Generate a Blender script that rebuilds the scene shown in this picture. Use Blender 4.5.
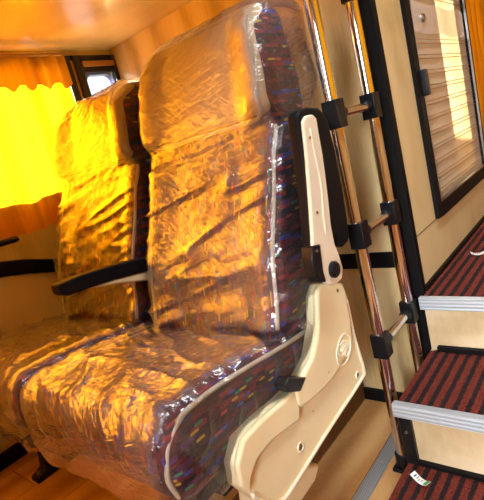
import bpy, bmesh, math, random
from mathutils import Vector, Matrix, noise

# ------------------------------------------------------------------ scene, camera, light
for o in list(bpy.data.objects):
    bpy.data.objects.remove(o)
S = bpy.context.scene
COL = S.collection
random.seed(4)

F = 458.0
RW = ((0.7531897, -0.0505502, -0.6558581),
      (0.6089715, -0.3233969, 0.7242707),
      (-0.2487145, -0.9449122, -0.2127956))
CAM = Vector((0, 0, 1.0))
cd = bpy.data.cameras.new('camera')
cd.sensor_fit = 'HORIZONTAL'
cd.sensor_width = 36
cd.lens = 36 * F / 484
cd.clip_start = 0.02
cam = bpy.data.objects.new('camera', cd)
COL.objects.link(cam)
m = Matrix.Identity(4)
for r in range(3):
    m[r][0] = RW[r][0]
    m[r][1] = -RW[r][1]
    m[r][2] = -RW[r][2]
    m[r][3] = CAM[r]
cam.matrix_world = m
S.camera = cam

S.view_settings.view_transform = 'Standard'
S.view_settings.look = 'None'
S.view_settings.gamma = 1
S.view_settings.use_curve_mapping = False
S.view_settings.exposure = 0.12
S.cycles.use_denoising = True
S.cycles.max_bounces = 12
S.cycles.transparent_max_bounces = 16
S.cycles.diffuse_bounces = 6
S.cycles.sample_clamp_indirect = 12
S.cycles.caustics_reflective = False
S.cycles.caustics_refractive = False

w = bpy.data.worlds.new('daylight')
S.world = w
w.use_nodes = True
w.node_tree.nodes['Background'].inputs[0].default_value = (0.86, 0.93, 1.0, 1)
w.node_tree.nodes['Background'].inputs[1].default_value = 1.6

SUN = 68.0          # sun on the window side
AISLE = 26.0         # roof light panel over the aisle
STAIR_FILL = 12.0          # unseen area light added at the front to brighten the stairs
def area(name, loc, target, sx, sy, power, col):
    d = bpy.data.lights.new(name, 'AREA')
    d.shape = 'RECTANGLE'; d.size = sx; d.size_y = sy
    d.energy = power; d.color = col
    o = bpy.data.objects.new(name, d)
    o.location = loc
    o.rotation_euler = (Vector(target) - Vector(loc)).to_track_quat('-Z', 'Y').to_euler()
    COL.objects.link(o)
    return o
dl = area('stair_fill_light', (0.40, -1.7, 1.35), (0.12, 1.3, 0.34), 0.6, 0.8, STAIR_FILL, (0.90, 0.96, 1.0))
dl.data.spread = math.radians(46)  # narrow cone keeps this added light mostly off the seat faces
sd = bpy.data.lights.new('sun', 'SUN')
sd.energy = SUN; sd.angle = math.radians(3); sd.color = (1.0, 0.93, 0.80)
so = bpy.data.objects.new('sun', sd)
so.rotation_euler = Vector((0.85, 0.45, -0.38)).to_track_quat('-Z', 'Y').to_euler()
so.location = (-4, 0, 3)
COL.objects.link(so)
area('aisle_roof_light', (-0.05, 0.90, 2.27), (-0.05, 0.9001, 0.0), 0.28, 1.2, AISLE, (0.92, 0.97, 1.0))

def ray(px, py):
    d = Vector((px - 242, py - 250, F))
    return Vector([sum(RW[r][k] * d[k] for k in range(3)) for r in range(3)])
def at(px, py, ax, val):
    """world point seen at a photo position on the plane axis=val"""
    d = ray(px, py)
    t = (val - CAM[ax]) / d[ax]
    return CAM + d * t
def yz(pts, x):
    return [(at(a, b, 0, x)[1], at(a, b, 0, x)[2]) for a, b in pts]

# ------------------------------------------------------------------ materials
class N:
    def __init__(s, name):
        s.m = bpy.data.materials.new(name); s.m.use_nodes = True
        s.t = s.m.node_tree; s.t.nodes.clear()
        s.out = s.t.nodes.new('ShaderNodeOutputMaterial')
    def n(s, typ, **kw):
        x = s.t.nodes.new(typ)
        for k, v in kw.items():
            if hasattr(x, k) and k not in ('Scale',): setattr(x, k, v)
        return x
    def l(s, a, b): s.t.links.new(a, b)
    def val(s, sock, v): sock.default_value = v
    def math(s, op, a, b=None, c=None):
        x = s.n('ShaderNodeMath', operation=op)
        for i, v in enumerate((a, b, c)):
            if v is None: continue
            if isinstance(v, (int, float)): x.inputs[i].default_value = v
            else: s.l(v, x.inputs[i])
        return x.outputs[0]
    def noise(s, vec, scale, detail=3, rough=0.5, dist=0):
        x = s.n('ShaderNodeTexNoise')
        x.inputs['Scale'].default_value = scale; x.inputs['Detail'].default_value = detail
        x.inputs['Roughness'].default_value = rough; x.inputs['Distortion'].default_value = dist
        if vec: s.l(vec, x.inputs['Vector'])
        return x.outputs['Fac']
    def ramp(s, fac, stops, interp='LINEAR'):
        x = s.n('ShaderNodeValToRGB'); x.color_ramp.interpolation = interp
        e = x.color_ramp.elements
        while len(e) < len(stops): e.new(0.5)
        for el, (p, c) in zip(e, stops):
            el.position = p; el.color = (*c, 1) if len(c) == 3 else c
        s.l(fac, x.inputs[0]); return x.outputs[0]
    def coord(s, kind='Object'):
        return s.n('ShaderNodeTexCoord').outputs[kind]
    def mapping(s, vec, scale=(1, 1, 1), rot=(0, 0, 0)):
        x = s.n('ShaderNodeMapping'); s.l(vec, x.inputs['Vector'])
        x.inputs['Scale'].default_value = scale; x.inputs['Rotation'].default_value = rot
        return x.outputs[0]
    def bump(s, h, strength=0.3, dist=0.01, normal=None):
        x = s.n('ShaderNodeBump'); x.inputs['Strength'].default_value = strength
        x.inputs['Distance'].default_value = dist; s.l(h, x.inputs['Height'])
        if normal: s.l(normal, x.inputs['Normal'])
        return x.outputs[0]
    def pr(s, color, rough=0.5, metal=0.0, spec=0.5, normal=None, coat=0.0, sheen=0.0):
        x = s.n('ShaderNodeBsdfPrincipled')
        if isinstance(color, tuple): x.inputs['Base Color'].default_value = (*color, 1)
        else: s.l(color, x.inputs['Base Color'])
        if isinstance(rough, (int, float)): x.inputs['Roughness'].default_value = rough
        else: s.l(rough, x.inputs['Roughness'])
        x.inputs['Metallic'].default_value = metal
        x.inputs['Specular IOR Level'].default_value = spec
        x.inputs['Coat Weight'].default_value = coat
        x.inputs['Coat Roughness'].default_value = 0.06
        x.inputs['Sheen Weight'].default_value = sheen
        if normal: s.l(normal, x.inputs['Normal'])
        return x.outputs[0]
    def done(s, sh):
        s.l(sh, s.out.inputs['Surface']); return s.m

def plain(name, col, rough=0.5, metal=0.0, spec=0.3, bump=0.0, bscale=200, coat=0.0):
    k = N(name)
    nrm = k.bump(k.noise(k.coord(), bscale, 2), bump, 0.002) if bump else None
    v = k.noise(k.coord(), 9, 4)
    c = k.ramp(v, [(0.3, tuple(x * 0.93 for x in col)), (0.7, col)])
    return k.done(k.pr(c, rough, metal, spec, nrm, coat))

def wood(name, c1, c2, c3, scale=(1, 1, 1), rough=0.35, spec=0.5, coat=0.0, planks=None, coatr=0.06):
    k = N(name)
    co = k.coord()
    a = k.mapping(co, scale)
    big = k.noise(a, 2.2, 5, 0.55, 1.6)
    rings = k.n('ShaderNodeTexWave'); rings.wave_type = 'BANDS'; rings.bands_direction = 'X'
    rings.inputs['Scale'].default_value = 1.3; rings.inputs['Distortion'].default_value = 9
    rings.inputs['Detail'].default_value = 3; rings.inputs['Detail Scale'].default_value = 1.2
    k.l(a, rings.inputs['Vector'])
    fine = k.noise(k.mapping(a, (14, 14, 1.2)), 9, 4)
    v = k.math('ADD', k.math('MULTIPLY', big, 0.48), k.math('MULTIPLY', rings.outputs['Fac'], 0.30))
    v = k.math('ADD', v, k.math('MULTIPLY', fine, 0.22))
    col = k.ramp(v, [(0.28, c1), (0.5, c2), (0.72, c3)])
    if planks:
        br = k.n('ShaderNodeTexBrick')
        k.l(k.mapping(co, (1, 1, 1), (0, 0, math.pi / 2)), br.inputs['Vector'])
        br.inputs['Color1'].default_value = (1, 1, 1, 1); br.inputs['Color2'].default_value = (0.80, 0.78, 0.76, 1)
        br.inputs['Mortar'].default_value = (0.25, 0.2, 0.15, 1)
        br.inputs['Scale'].default_value = 1; br.inputs['Mortar Size'].default_value = 0.0012
        br.inputs['Brick Width'].default_value = 0.8; br.inputs['Row Height'].default_value = planks
        mx = k.n('ShaderNodeMix', data_type='RGBA', blend_type='MULTIPLY'); mx.inputs['Factor'].default_value = 1
        k.l(col, mx.inputs['A']); k.l(br.outputs['Color'], mx.inputs['B']); col = mx.outputs['Result']
    s = k.n('ShaderNodeBsdfPrincipled')
    k.l(col, s.inputs['Base Color']); s.inputs['Roughness'].default_value = rough
    s.inputs['Specular IOR Level'].default_value = spec
    s.inputs['Coat Weight'].default_value = coat; s.inputs['Coat Roughness'].default_value = coatr
    return k.done(s.outputs[0])

M = {}
M['ply'] = wood('maple_plywood', (0.48, 0.34, 0.13), (0.70, 0.53, 0.25), (0.78, 0.63, 0.34), (1.4, 1.4, 0.9), 0.35, 0.5, 0.25)
M['ply_wall'] = wood('pale_plywood', (0.48, 0.38, 0.16), (0.66, 0.54, 0.27), (0.72, 0.62, 0.34), (1.6, 1.6, 1.0), 0.4, 0.4, 0.15)
M['ceil'] = wood('glossy_laminate', (0.54, 0.40, 0.17), (0.68, 0.53, 0.25), (0.76, 0.62, 0.31), (0.6, 1.5, 1), 0.32, 0.4, 0.22, coatr=0.05)
M['floor'] = wood('laminate_floor', (0.46, 0.22, 0.07), (0.66, 0.37, 0.14), (0.78, 0.50, 0.22), (1.6, 0.5, 1), 0.45, 0.22, 0.0, planks=0.16, coatr=0.15)
M['step'] = wood('step_wood', (0.54, 0.38, 0.20), (0.68, 0.52, 0.31), (0.76, 0.61, 0.40), (0.6, 2, 2.4), 0.4)
M['black'] = plain('black_plastic', (0.007, 0.007, 0.009), 0.36, 0, 0.25, 0.15, 350)
M['black_gloss'] = plain('black_gloss', (0.015, 0.014, 0.014), 0.25)
M['rubber'] = plain('black_trim', (0.006, 0.005, 0.005), 0.6, 0, 0.12)
M['pad'] = plain('black_pad', (0.006, 0.006, 0.008), 0.55, 0, 0.10, 0.25, 500)
M['cream'] = plain('cream_plastic', (0.90, 0.80, 0.50), 0.42, 0, 0.4)
M['cream_light'] = plain('ivory_plastic', (0.84, 0.77, 0.60), 0.4, 0, 0.4)
M['leather'] = plain('beige_leather', (0.66, 0.56, 0.36), 0.5, 0, 0.3, 0.2, 140)
M['pipe'] = plain('cream_piping', (0.74, 0.70, 0.58), 0.5)
M['steel'] = plain('dark_screw_steel', (0.45, 0.45, 0.45), 0.3, 1.0)
M['white'] = plain('white_paper', (0.85, 0.85, 0.85), 0.6)
M['green'] = plain('green_print', (0.05, 0.45, 0.12), 0.6)
M['ink'] = plain('grey_print', (0.08, 0.08, 0.10), 0.6)
M['bronze'] = plain('bronze_wire', (0.42, 0.24, 0.08), 0.35, 0.8)
M['grey'] = plain('grey_outer_wall', (0.55, 0.50, 0.42), 0.6)

def chrome():
    k = N('chrome_tube')
    return k.done(k.pr((0.80, 0.84, 0.90), 0.06, 1.0))
M['chrome'] = chrome()

def alu(name, axis, per, lum=1.0):
    k = N(name)
    sep = k.n('ShaderNodeSeparateXYZ'); k.l(k.coord(), sep.inputs[0])
    wv = k.math('SINE', k.math('MULTIPLY', sep.outputs[axis], 2 * math.pi / per))
    c = k.ramp(k.math('ADD', k.math('MULTIPLY', wv, 0.5), 0.5), [(0.1, tuple(x * lum for x in (0.45, 0.50, 0.54))), (0.6, tuple(x * lum for x in (0.62, 0.68, 0.73)))])
    return k.done(k.pr(c, 0.42, 0.35, 0.5, k.bump(wv, 0.5, 0.001)))
M['alu_strip'] = alu('ribbed_aluminium', 0, 0.0064, 0.5)
M['alu_nose'] = alu('nosing_aluminium', 2, 0.011)

def carpet():
    k = N('ribbed_carpet')
    co = k.coord()
    sep = k.n('ShaderNodeSeparateXYZ'); k.l(co, sep.inputs[0])
    jit = k.math('MULTIPLY', k.math('SUBTRACT', k.noise(co, 60, 3), 0.5), 0.006)
    x = k.math('ADD', sep.outputs[0], jit)
    f = k.math('FRACT', k.math('MULTIPLY', x, 1 / 0.030))
    tri = k.math('ABSOLUTE', k.math('SUBTRACT', f, 0.5))
    mask = k.ramp(tri, [(0.26, (1, 1, 1)), (0.36, (0, 0, 0))])
    tuft = k.noise(co, 420, 3, 0.7)
    red = k.ramp(tuft, [(0.32, (0.035, 0.008, 0.006)), (0.5, (0.17, 0.030, 0.020)), (0.68, (0.36, 0.085, 0.05))])
    blk = k.ramp(tuft, [(0.35, (0.006, 0.005, 0.006)), (0.7, (0.045, 0.030, 0.034))])
    mx = k.n('ShaderNodeMix', data_type='RGBA')
    k.l(mask, mx.inputs['Factor']); k.l(blk, mx.inputs['A']); k.l(red, mx.inputs['B'])
    h = k.math('ADD', k.math('MULTIPLY', mask, 0.7), tuft)
    return k.done(k.pr(mx.outputs['Result'], 0.95, 0, 0.1, k.bump(h, 0.9, 0.004)))
M['carpet'] = carpet()

def fabric():
    """dark maroon weave with little coloured dashes in columns"""
    k = N('patterned_seat_fabric')
    uv = k.n('ShaderNodeUVMap').outputs[0]
    sep = k.n('ShaderNodeSeparateXYZ'); k.l(uv, sep.inputs[0])
    U, V = sep.outputs[0], sep.outputs[1]
    def cells(su, sv, off):
        cu = k.math('FLOOR', k.math('MULTIPLY', U, su))
        sh = k.n('ShaderNodeTexWhiteNoise', noise_dimensions='1D'); k.l(k.math('ADD', cu, off), sh.inputs['W'])
        cv = k.math('FLOOR', k.math('ADD', k.math('MULTIPLY', V, sv), sh.outputs['Value']))
        cmb = k.n('ShaderNodeCombineXYZ'); k.l(cu, cmb.inputs[0]); k.l(cv, cmb.inputs[1]); cmb.inputs[2].default_value = off
        wn = k.n('ShaderNodeTexWhiteNoise', noise_dimensions='3D'); k.l(cmb.outputs[0], wn.inputs['Vector'])
        return wn.outputs['Value']
    a = cells(110, 30, 1.0)
    b = cells(125, 58, 5.0)
    base = k.ramp(a, [(0, (0.055, 0.006, 0.018)), (0.25, (0.13, 0.012, 0.030)), (0.45, (0.030, 0.008, 0.035)),
                      (0.62, (0.24, 0.018, 0.030)), (0.72, (0.012, 0.008, 0.022)), (0.86, (0.02, 0.035, 0.30)), (0.93, (0.10, 0.02, 0.14))], 'CONSTANT')
    dash = k.ramp(b, [(0, (0, 0, 0)), (0.90, (0.62, 0.45, 0.03)), (0.93, (0.0, 0.30, 0.17)), (0.955, (0.03, 0.08, 0.65)), (0.985, (0.65, 0.06, 0.04))], 'CONSTANT')
    on = k.math('GREATER_THAN', b, 0.90)
    fr = k.math('FRACT', k.math('MULTIPLY', U, 125))
    on = k.math('MULTIPLY', on, k.math('LESS_THAN', fr, 0.6))
    mx = k.n('ShaderNodeMix', data_type='RGBA'); k.l(on, mx.inputs['Factor']); k.l(base, mx.inputs['A']); k.l(dash, mx.inputs['B'])
    weave = k.noise(k.mapping(uv, (1, 0.35, 1)), 900, 1)
    return k.done(k.pr(mx.outputs['Result'], 0.8, 0, 0.25, k.bump(weave, 0.3, 0.001), sheen=0.15))
M['fabric'] = fabric()

def film(name, lo, hi, rough=0.22, gain=2.4):
    """crinkled clear polythene: mostly see-through, milky on the creases"""
    k = N(name)
    co = k.coord()
    def streak(ang, along, across, off):
        r_ = k.mapping(co, (1, 1, 1), (0.0, math.radians(ang), 0.0))
        return k.noise(k.mapping(r_, (along, across * 0.6, across), (off, 0, 0)), 1.0, 2, 0.5, 0.5)
    c1 = streak(13, 7.0, 62.0, 0.0)
    c2 = streak(-38, 11.0, 75.0, 0.3)
    c3 = k.noise(co, 110, 3, 0.6, 0.8)
    rid = k.math('MINIMUM', k.math('ABSOLUTE', k.math('SUBTRACT', c1, 0.5)), 0.10)
    rid2 = k.math('MINIMUM', k.math('ABSOLUTE', k.math('SUBTRACT', c2, 0.5)), 0.08)
    h = k.math('ADD', k.math('MULTIPLY', rid, 5.0), k.math('MULTIPLY', rid2, 3.5))
    h = k.math('ADD', h, k.math('MULTIPLY', c3, 0.22))
    nrm = k.bump(h, 0.55, 0.0030)
    patch = k.noise(co, 5.5, 4, 0.6)
    f = k.ramp(k.math('ADD', k.math('MULTIPLY', patch, 0.75), k.math('MULTIPLY', c1, 0.25)), [(0.36, (lo, lo, lo)), (0.62, (hi, hi, hi))])
    tr = k.n('ShaderNodeBsdfTransparent'); tr.inputs[0].default_value = (0.96, 0.96, 0.96, 1)
    df = k.n('ShaderNodeBsdfDiffuse'); df.inputs[0].default_value = (0.9, 0.9, 0.92, 1)
    tl = k.n('ShaderNodeBsdfTranslucent'); tl.inputs[0].default_value = (0.9, 0.9, 0.92, 1)
    hz = k.n('ShaderNodeMixShader'); hz.inputs[0].default_value = 0.15; k.l(df.outputs[0], hz.inputs[1]); k.l(tl.outputs[0], hz.inputs[2])
    base = k.n('ShaderNodeMixShader'); k.l(f, base.inputs[0]); k.l(tr.outputs[0], base.inputs[1]); k.l(hz.outputs[0], base.inputs[2])
    gl = k.n('ShaderNodeBsdfGlossy'); gl.inputs['Color'].default_value = (1, 1, 1, 1); gl.inputs['Roughness'].default_value = rough; k.l(nrm, gl.inputs['Normal'])
    lw = k.n('ShaderNodeFresnel'); lw.inputs['IOR'].default_value = 1.5; k.l(nrm, lw.inputs['Normal'])
    fac = k.math('MINIMUM', k.math('ADD', k.math('MULTIPLY', lw.outputs[0], gain), 0.02), 0.8)
    mx = k.n('ShaderNodeMixShader'); k.l(fac, mx.inputs[0]); k.l(base.outputs[0], mx.inputs[1]); k.l(gl.outputs[0], mx.inputs[2])
    return k.done(mx.outputs[0])
M['film'] = film('crinkled_clear_film', 0.03, 0.15, 0.16, 2.8)
M['film_side'] = film('side_shaded_film', 0.01, 0.06, 0.16, 1.0)  # same film, haze and sheen cut so aisle-facing sides look shaded

def curtain_mat(name, c, tcol, tf):
    k = N(name)
    co = k.coord()
    v = k.noise(k.mapping(co, (6, 6, 0.5)), 5, 3)
    cc = k.ramp(v, [(0.32, (tcol[0] * 0.62, tcol[1] * 0.50, tcol[2])), (0.66, tcol)])  # stretched noise dims the transmitted colour, painting fold shading into the cloth
    d = k.n('ShaderNodeBsdfDiffuse'); d.inputs[0].default_value = (*c, 1)
    t = k.n('ShaderNodeBsdfTranslucent'); k.l(cc, t.inputs[0])
    mx = k.n('ShaderNodeMixShader'); mx.inputs[0].default_value = tf
    k.l(d.outputs[0], mx.inputs[1]); k.l(t.outputs[0], mx.inputs[2])
    return k.done(mx.outputs[0])
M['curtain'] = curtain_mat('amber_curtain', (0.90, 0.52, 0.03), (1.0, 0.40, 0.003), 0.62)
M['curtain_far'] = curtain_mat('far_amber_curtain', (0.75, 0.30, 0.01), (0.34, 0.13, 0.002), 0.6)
M['ruffle'] = curtain_mat('orange_curtain_header', (0.42, 0.24, 0.06), (0.50, 0.36, 0.05), 0.25)

def glass(name, col, alpha, rough, ribs=0):
    k = N(name)
    nrm = None
    if ribs:
        sep = k.n('ShaderNodeSeparateXYZ'); k.l(k.coord(), sep.inputs[0])
        wv = k.math('SINE', k.math('MULTIPLY', sep.outputs[1], 2 * math.pi / ribs))
        wz = k.math('SINE', k.math('MULTIPLY', sep.outputs[2], 2 * math.pi / 0.012))
        nrm = k.bump(k.math('ADD', wv, k.math('MULTIPLY', wz, 0.25)), 0.8, 0.004)
    b = k.pr(col, rough, 0, 0.5, nrm)
    tr = k.n('ShaderNodeBsdfTransparent')
    mx = k.n('ShaderNodeMixShader'); mx.inputs[0].default_value = alpha
    k.l(tr.outputs[0], mx.inputs[1]); k.l(b, mx.inputs[2])
    return k.done(mx.outputs[0])
M['ribglass'] = glass('ribbed_glass', (0.66, 0.58, 0.44), 0.80, 0.42)
M['doorfilm'] = glass('milky_door_film', (0.80, 0.78, 0.74), 0.55, 0.2)
M['clear'] = glass('window_glass', (0.6, 0.6, 0.6), 0.08, 0.05)
M['tint'] = glass('tinted_glass', (0.05, 0.05, 0.12), 0.85, 0.1)

# ------------------------------------------------------------------ mesh helpers
def finish(name, bm, mat, parent=None, off=(0, 0, 0), smooth=True, ang=35, uv=True, bevel=0, bseg=2):
    off = Vector(off)
    if bevel:
        bmesh.ops.remove_doubles(bm, verts=bm.verts, dist=1e-6)
    me = bpy.data.meshes.new(name)
    bm.normal_update()
    if uv and not bm.loops.layers.uv:
        ul = bm.loops.layers.uv.new('UVMap')
        for f in bm.faces:
            nn = f.normal
            a = max(range(3), key=lambda i: abs(nn[i]))
            for lp in f.loops:
                p = lp.vert.co
                lp[ul].uv = ((p.y, p.z), (p.x, p.z), (p.x, p.y))[a]
    for v in bm.verts: v.co -= off
    bm.to_mesh(me); bm.free()
    for p in me.polygons: p.use_smooth = smooth
    me.materials.append(M[mat] if isinstance(mat, str) else mat)
    o = bpy.data.objects.new(name, me)
    COL.objects.link(o)
    if bevel:
        b = o.modifiers.new('bevel', 'BEVEL'); b.width = bevel; b.segments = bseg
        b.limit_method = 'ANGLE'; b.angle_limit = math.radians(30); b.harden_normals = False
    if smooth:
        try:
            me.set_sharp_from_angle(angle=math.radians(ang))
        except Exception: pass
    if parent: o.parent = parent
    else: o.location = off
    return o
def box(bm, x0, x1, y0, y1, z0, z1):
    vs = [bm.verts.new((x, y, z)) for x in (x0, x1) for y in (y0, y1) for z in (z0, z1)]
    for f in ((0, 1, 3, 2), (4, 6, 7, 5), (0, 4, 5, 1), (2, 3, 7, 6), (0, 2, 6, 4), (1, 5, 7, 3)):
        bm.faces.new([vs[i] for i in f])
    return bm
def prism(bm, poly, ax, lo, hi):
    """poly in the two other axes, extruded along ax"""
    def mk(p, v):
        q = list(p); q.insert(ax, v); return bm.verts.new(q)
    a = [mk(p, lo) for p in poly]; b = [mk(p, hi) for p in poly]
    n = len(poly)
    bm.faces.new(a); bm.faces.new(b[::-1])
    for i in range(n):
        bm.faces.new((a[i], b[i], b[(i + 1) % n], a[(i + 1) % n]))
    bmesh.ops.recalc_face_normals(bm, faces=bm.faces)
    return bm
def tube(bm, pts, r, seg=12, caps=True, closed=False, flat=None):
    pts = [Vector(p) for p in pts]
    rings = []
    n = len(pts)
    prev = None
    for i, p in enumerate(pts):
        if closed: t = (pts[(i + 1) % n] - pts[i - 1]).normalized()
        else: t = (pts[min(i + 1, n - 1)] - pts[max(i - 1, 0)]).normalized()
        if prev is None:
            u = t.orthogonal().normalized()
        else:
            u = (prev - t * prev.dot(t)).normalized()
        prev = u
        v = t.cross(u)
        rr = r[i] if isinstance(r, (list, tuple)) else r
        rings.append([bm.verts.new(p + u * (rr * math.cos(2 * math.pi * k / seg)) + v * (rr * math.sin(2 * math.pi * k / seg))) for k in range(seg)])
    m_ = n if closed else n - 1
    for i in range(m_):
        a, b = rings[i], rings[(i + 1) % n]
        for k in range(seg):
            bm.faces.new((a[k], a[(k + 1) % seg], b[(k + 1) % seg], b[k]))
    if caps and not closed:
        bm.faces.new(rings[0][::-1]); bm.faces.new(rings[-1])
    return bm
def spline(pts, sub=6):
    pts = [Vector(p) for p in pts]; out = []
    for i in range(len(pts) - 1):
        p0 = pts[max(i - 1, 0)]; p1 = pts[i]; p2 = pts[i + 1]; p3 = pts[min(i + 2, len(pts) - 1)]
        for k in range(sub):
            t = k / sub
            out.append(0.5 * ((2 * p1) + (p2 - p0) * t + (2 * p0 - 5 * p1 + 4 * p2 - p3) * t * t + (3 * p1 - p0 - 3 * p2 + p3) * t ** 3))
    out.append(pts[-1]); return out
def smooth_poly(pts, sub=4):
    """closed Catmull-Rom outline"""
    pts = [Vector((*p, 0)) for p in pts]; n = len(pts); out = []
    for i in range(n):
        p0, p1, p2, p3 = pts[i - 1], pts[i], pts[(i + 1) % n], pts[(i + 2) % n]
        for k in range(sub):
            t = k / sub
            q = 0.5 * ((2 * p1) + (p2 - p0) * t + (2 * p0 - 5 * p1 + 4 * p2 - p3) * t * t + (3 * p1 - p0 - 3 * p2 + p3) * t ** 3)
            out.append((q.x, q.y))
    return out
def rbox(lo, hi, r, seg, deform=None, skip=()):
    """rounded box as a dense grid; deform(p, n)->p ; skip = faces left open ('bottom', 'back')"""
    bm = bmesh.new()
    ul = bm.loops.layers.uv.new('UVMap')
    lo, hi = Vector(lo), Vector(hi)
    c = (lo + hi) / 2; h = (hi - lo) / 2
    cnt = [max(2, int(round(2 * h[i] / seg))) for i in range(3)]
    inner = Vector([max(h[i] - r, 0.0) for i in range(3)])
    cache = {}
    def vert(i, j, k):
        key = (i, j, k)
        if key in cache: return cache[key]
        p = Vector([-h[a] + 2 * h[a] * q / cnt[a] for a, q in enumerate(key)])
        q = Vector([max(-inner[a], min(inner[a], p[a])) for a in range(3)])
        d = p - q
        nrm = d.normalized() if d.length > 1e-9 else Vector((0, 0, 1))
        p2 = q + nrm * r
        w_ = c + p2
        if deform: w_ = deform(w_, nrm)
        v = bm.verts.new(w_)
        cache[key] = (v, c + p)
        return cache[key]
    names = {(0, 0): 'left', (0, 1): 'right', (1, 0): 'front', (1, 1): 'back', (2, 0): 'bottom', (2, 1): 'top'}
    for a in range(3):
        b, d = (a + 1) % 3, (a + 2) % 3
        for s in (0, 1):
            if names[(a, s)] in skip: continue
            for i in range(cnt[b]):
                for j in range(cnt[d]):
                    quad = []
                    for di, dj in ((0, 0), (1, 0), (1, 1), (0, 1)):
                        key = [0, 0, 0]; key[a] = cnt[a] * s; key[b] = i + di; key[d] = j + dj
                        quad.append(vert(*key))
                    if not s: quad = quad[::-1]
                    f = bm.faces.new([q[0] for q in quad])
                    for lp, q in zip(f.loops, quad):
                        p = q[1]
                        lp[ul].uv = ((p.y, p.z), (p.x, p.z), (p.x, p.y))[a] if a != 0 else (p.z, p.y)
    return bm
def tag(o, label=None, cat=None, group=None, kind=None):
    if label: o['label'] = label
    if cat: o['category'] = cat
    if group: o['group'] = group
    if kind: o['kind'] = kind
    return o
def thing(name, loc, label, cat, group=None):
    o = bpy.data.objects.new(name, None); o.location = loc; o.empty_display_size = 0.05
    COL.objects.link(o); return tag(o, label, cat, group)
def struct(name, bm, mat, label=None, bevel=0, smooth=False, parent=None):
    o = finish(name, bm, mat, parent, (0, 0, 0), smooth, bevel=bevel)
    if not parent: tag(o, label, None, None, 'structure')
    return o
def B(*a): return box(bmesh.new(), *a)

WL, PB, WR, CZ = -1.665, 1.347, -0.52, 1.53     # window wall, rear partition, stair wall, bunk underside

# ------------------------------------------------------------------ the setting
struct('floor', B(WL - 0.03, 1.4, -2.6, 3.6, -0.06, 0.0), 'floor', 'orange brown laminate floor')
bm = B(WL, -0.80, -2.6, PB, 0.0, 0.175)
struct('trim_1', bm, 'floor', 'raised laminate platform under the seats', bevel=0.003)
struct('baseboard_left', B(WL, WL + 0.018, -2.6, PB, 0.175, 0.225), 'rubber', 'black strip along the foot of the window wall')
struct('ceiling', B(WL, -0.575, -2.0, 2.0, CZ, CZ + 0.06), 'ceil', 'glossy wood underside of the upper bunk')
struct('trim_2', B(WL - 0.03, 1.4, -2.6, 3.6, 2.30, 2.36), 'ceil', 'main roof panel')
# window wall: solid below and above the window band
WT = WL - 0.04
bm = bmesh.new()
box(bm, WT, WL, -2.6, 3.6, -0.06, 1.0)
box(bm, WT, WL, -2.6, 2.35, 1.505, 2.36); box(bm, WT, WL, 2.35, 3.6, 2.2, 2.36)
box(bm, WT, WL, 1.345, 2.35, 1.0, 1.505)
box(bm, WT, WL, -2.6, -2.2, 1.0, 1.505)
M['ply_left'] = wood('yellow_plywood', (0.50, 0.38, 0.12), (0.68, 0.53, 0.18), (0.76, 0.62, 0.24), (1.6, 1.6, 1.0), 0.4, 0.4, 0.15)
struct('wall_left', bm, 'ply_left', 'window side wall lined with yellowish plywood')
# rear partition
struct('wall_back', B(WL, WR - 0.005, PB, PB + 0.03, 0.0, 2.30), 'ply', 'maple plywood partition behind the seats')
struct('trim_3', B(WL, -0.552, PB - 0.006, PB + 0.001, 0.512, 0.566), 'rubber', 'black horizontal band across the partition', bevel=0.002)
struct('baseboard_back', B(-0.80, WR - 0.005, PB - 0.014, PB + 0.001, 0.0, 0.045), 'rubber', 'black skirting at the foot of the partition', bevel=0.002)
struct('trim_4', B(-0.556, -0.515, PB - 0.016, PB + 0.012, 0.0, 2.30), 'rubber', 'black corner post beside the stairs', bevel=0.003)
# stair wall with the glazed door
bm = bmesh.new()
box(bm, WR - 0.03, WR, PB, 1.565, 0.0, 2.30)
box(bm, WR - 0.03, WR, 1.565, 2.325, 0.0, 0.604)
box(bm, WR - 0.03, WR, 1.565, 2.325, 2.0, 2.30)
box(bm, WR - 0.03, WR, 2.325, 3.6, 0.0, 0.75)
box(bm, WR - 0.03, WR, 2.325, 2.36, 0.75, 2.30)
struct('wall_right', bm, 'ply_wall', 'plywood wall along the left of the stairs')
struct('trim_5', B(WR - 0.001, WR + 0.0012, PB + 0.01, 1.575, 0.6025, 0.6050), 'bronze', 'thin seam between two plywood panels')
struct('baseboard_right', B(WR - 0.001, WR + 0.010, PB + 0.01, 3.6, 0.425, 0.444), 'rubber', 'black strip at the foot of the stair wall')
# far walls of the coach, round the camera
bm = bmesh.new()
box(bm, 1.40, 1.44, -2.6, 3.6, -0.06, 1.0); box(bm, 1.40, 1.44, -2.6, 3.6, 1.75, 2.36)
box(bm, 1.40, 1.44, -2.6, 0.30, 1.0, 1.75); box(bm, 1.40, 1.44, 3.3, 3.6, 1.0, 1.75)
struct('wall_door_side', bm, 'ply_wall', 'opposite side wall of the coach')
bm = bmesh.new()
box(bm, WL, 1.4, -2.6, -2.55, -0.06, 2.36)
struct('wall_front', bm, 'ply_wall', 'unseen plywood front wall, made solid to shut out windscreen light')  # closed where a windscreen would be, to keep white daylight off the seats
struct('wall_rear', B(WL, 1.4, 3.6, 3.65, -0.06, 2.36), 'ply_wall', 'rear wall of the coach')

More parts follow.
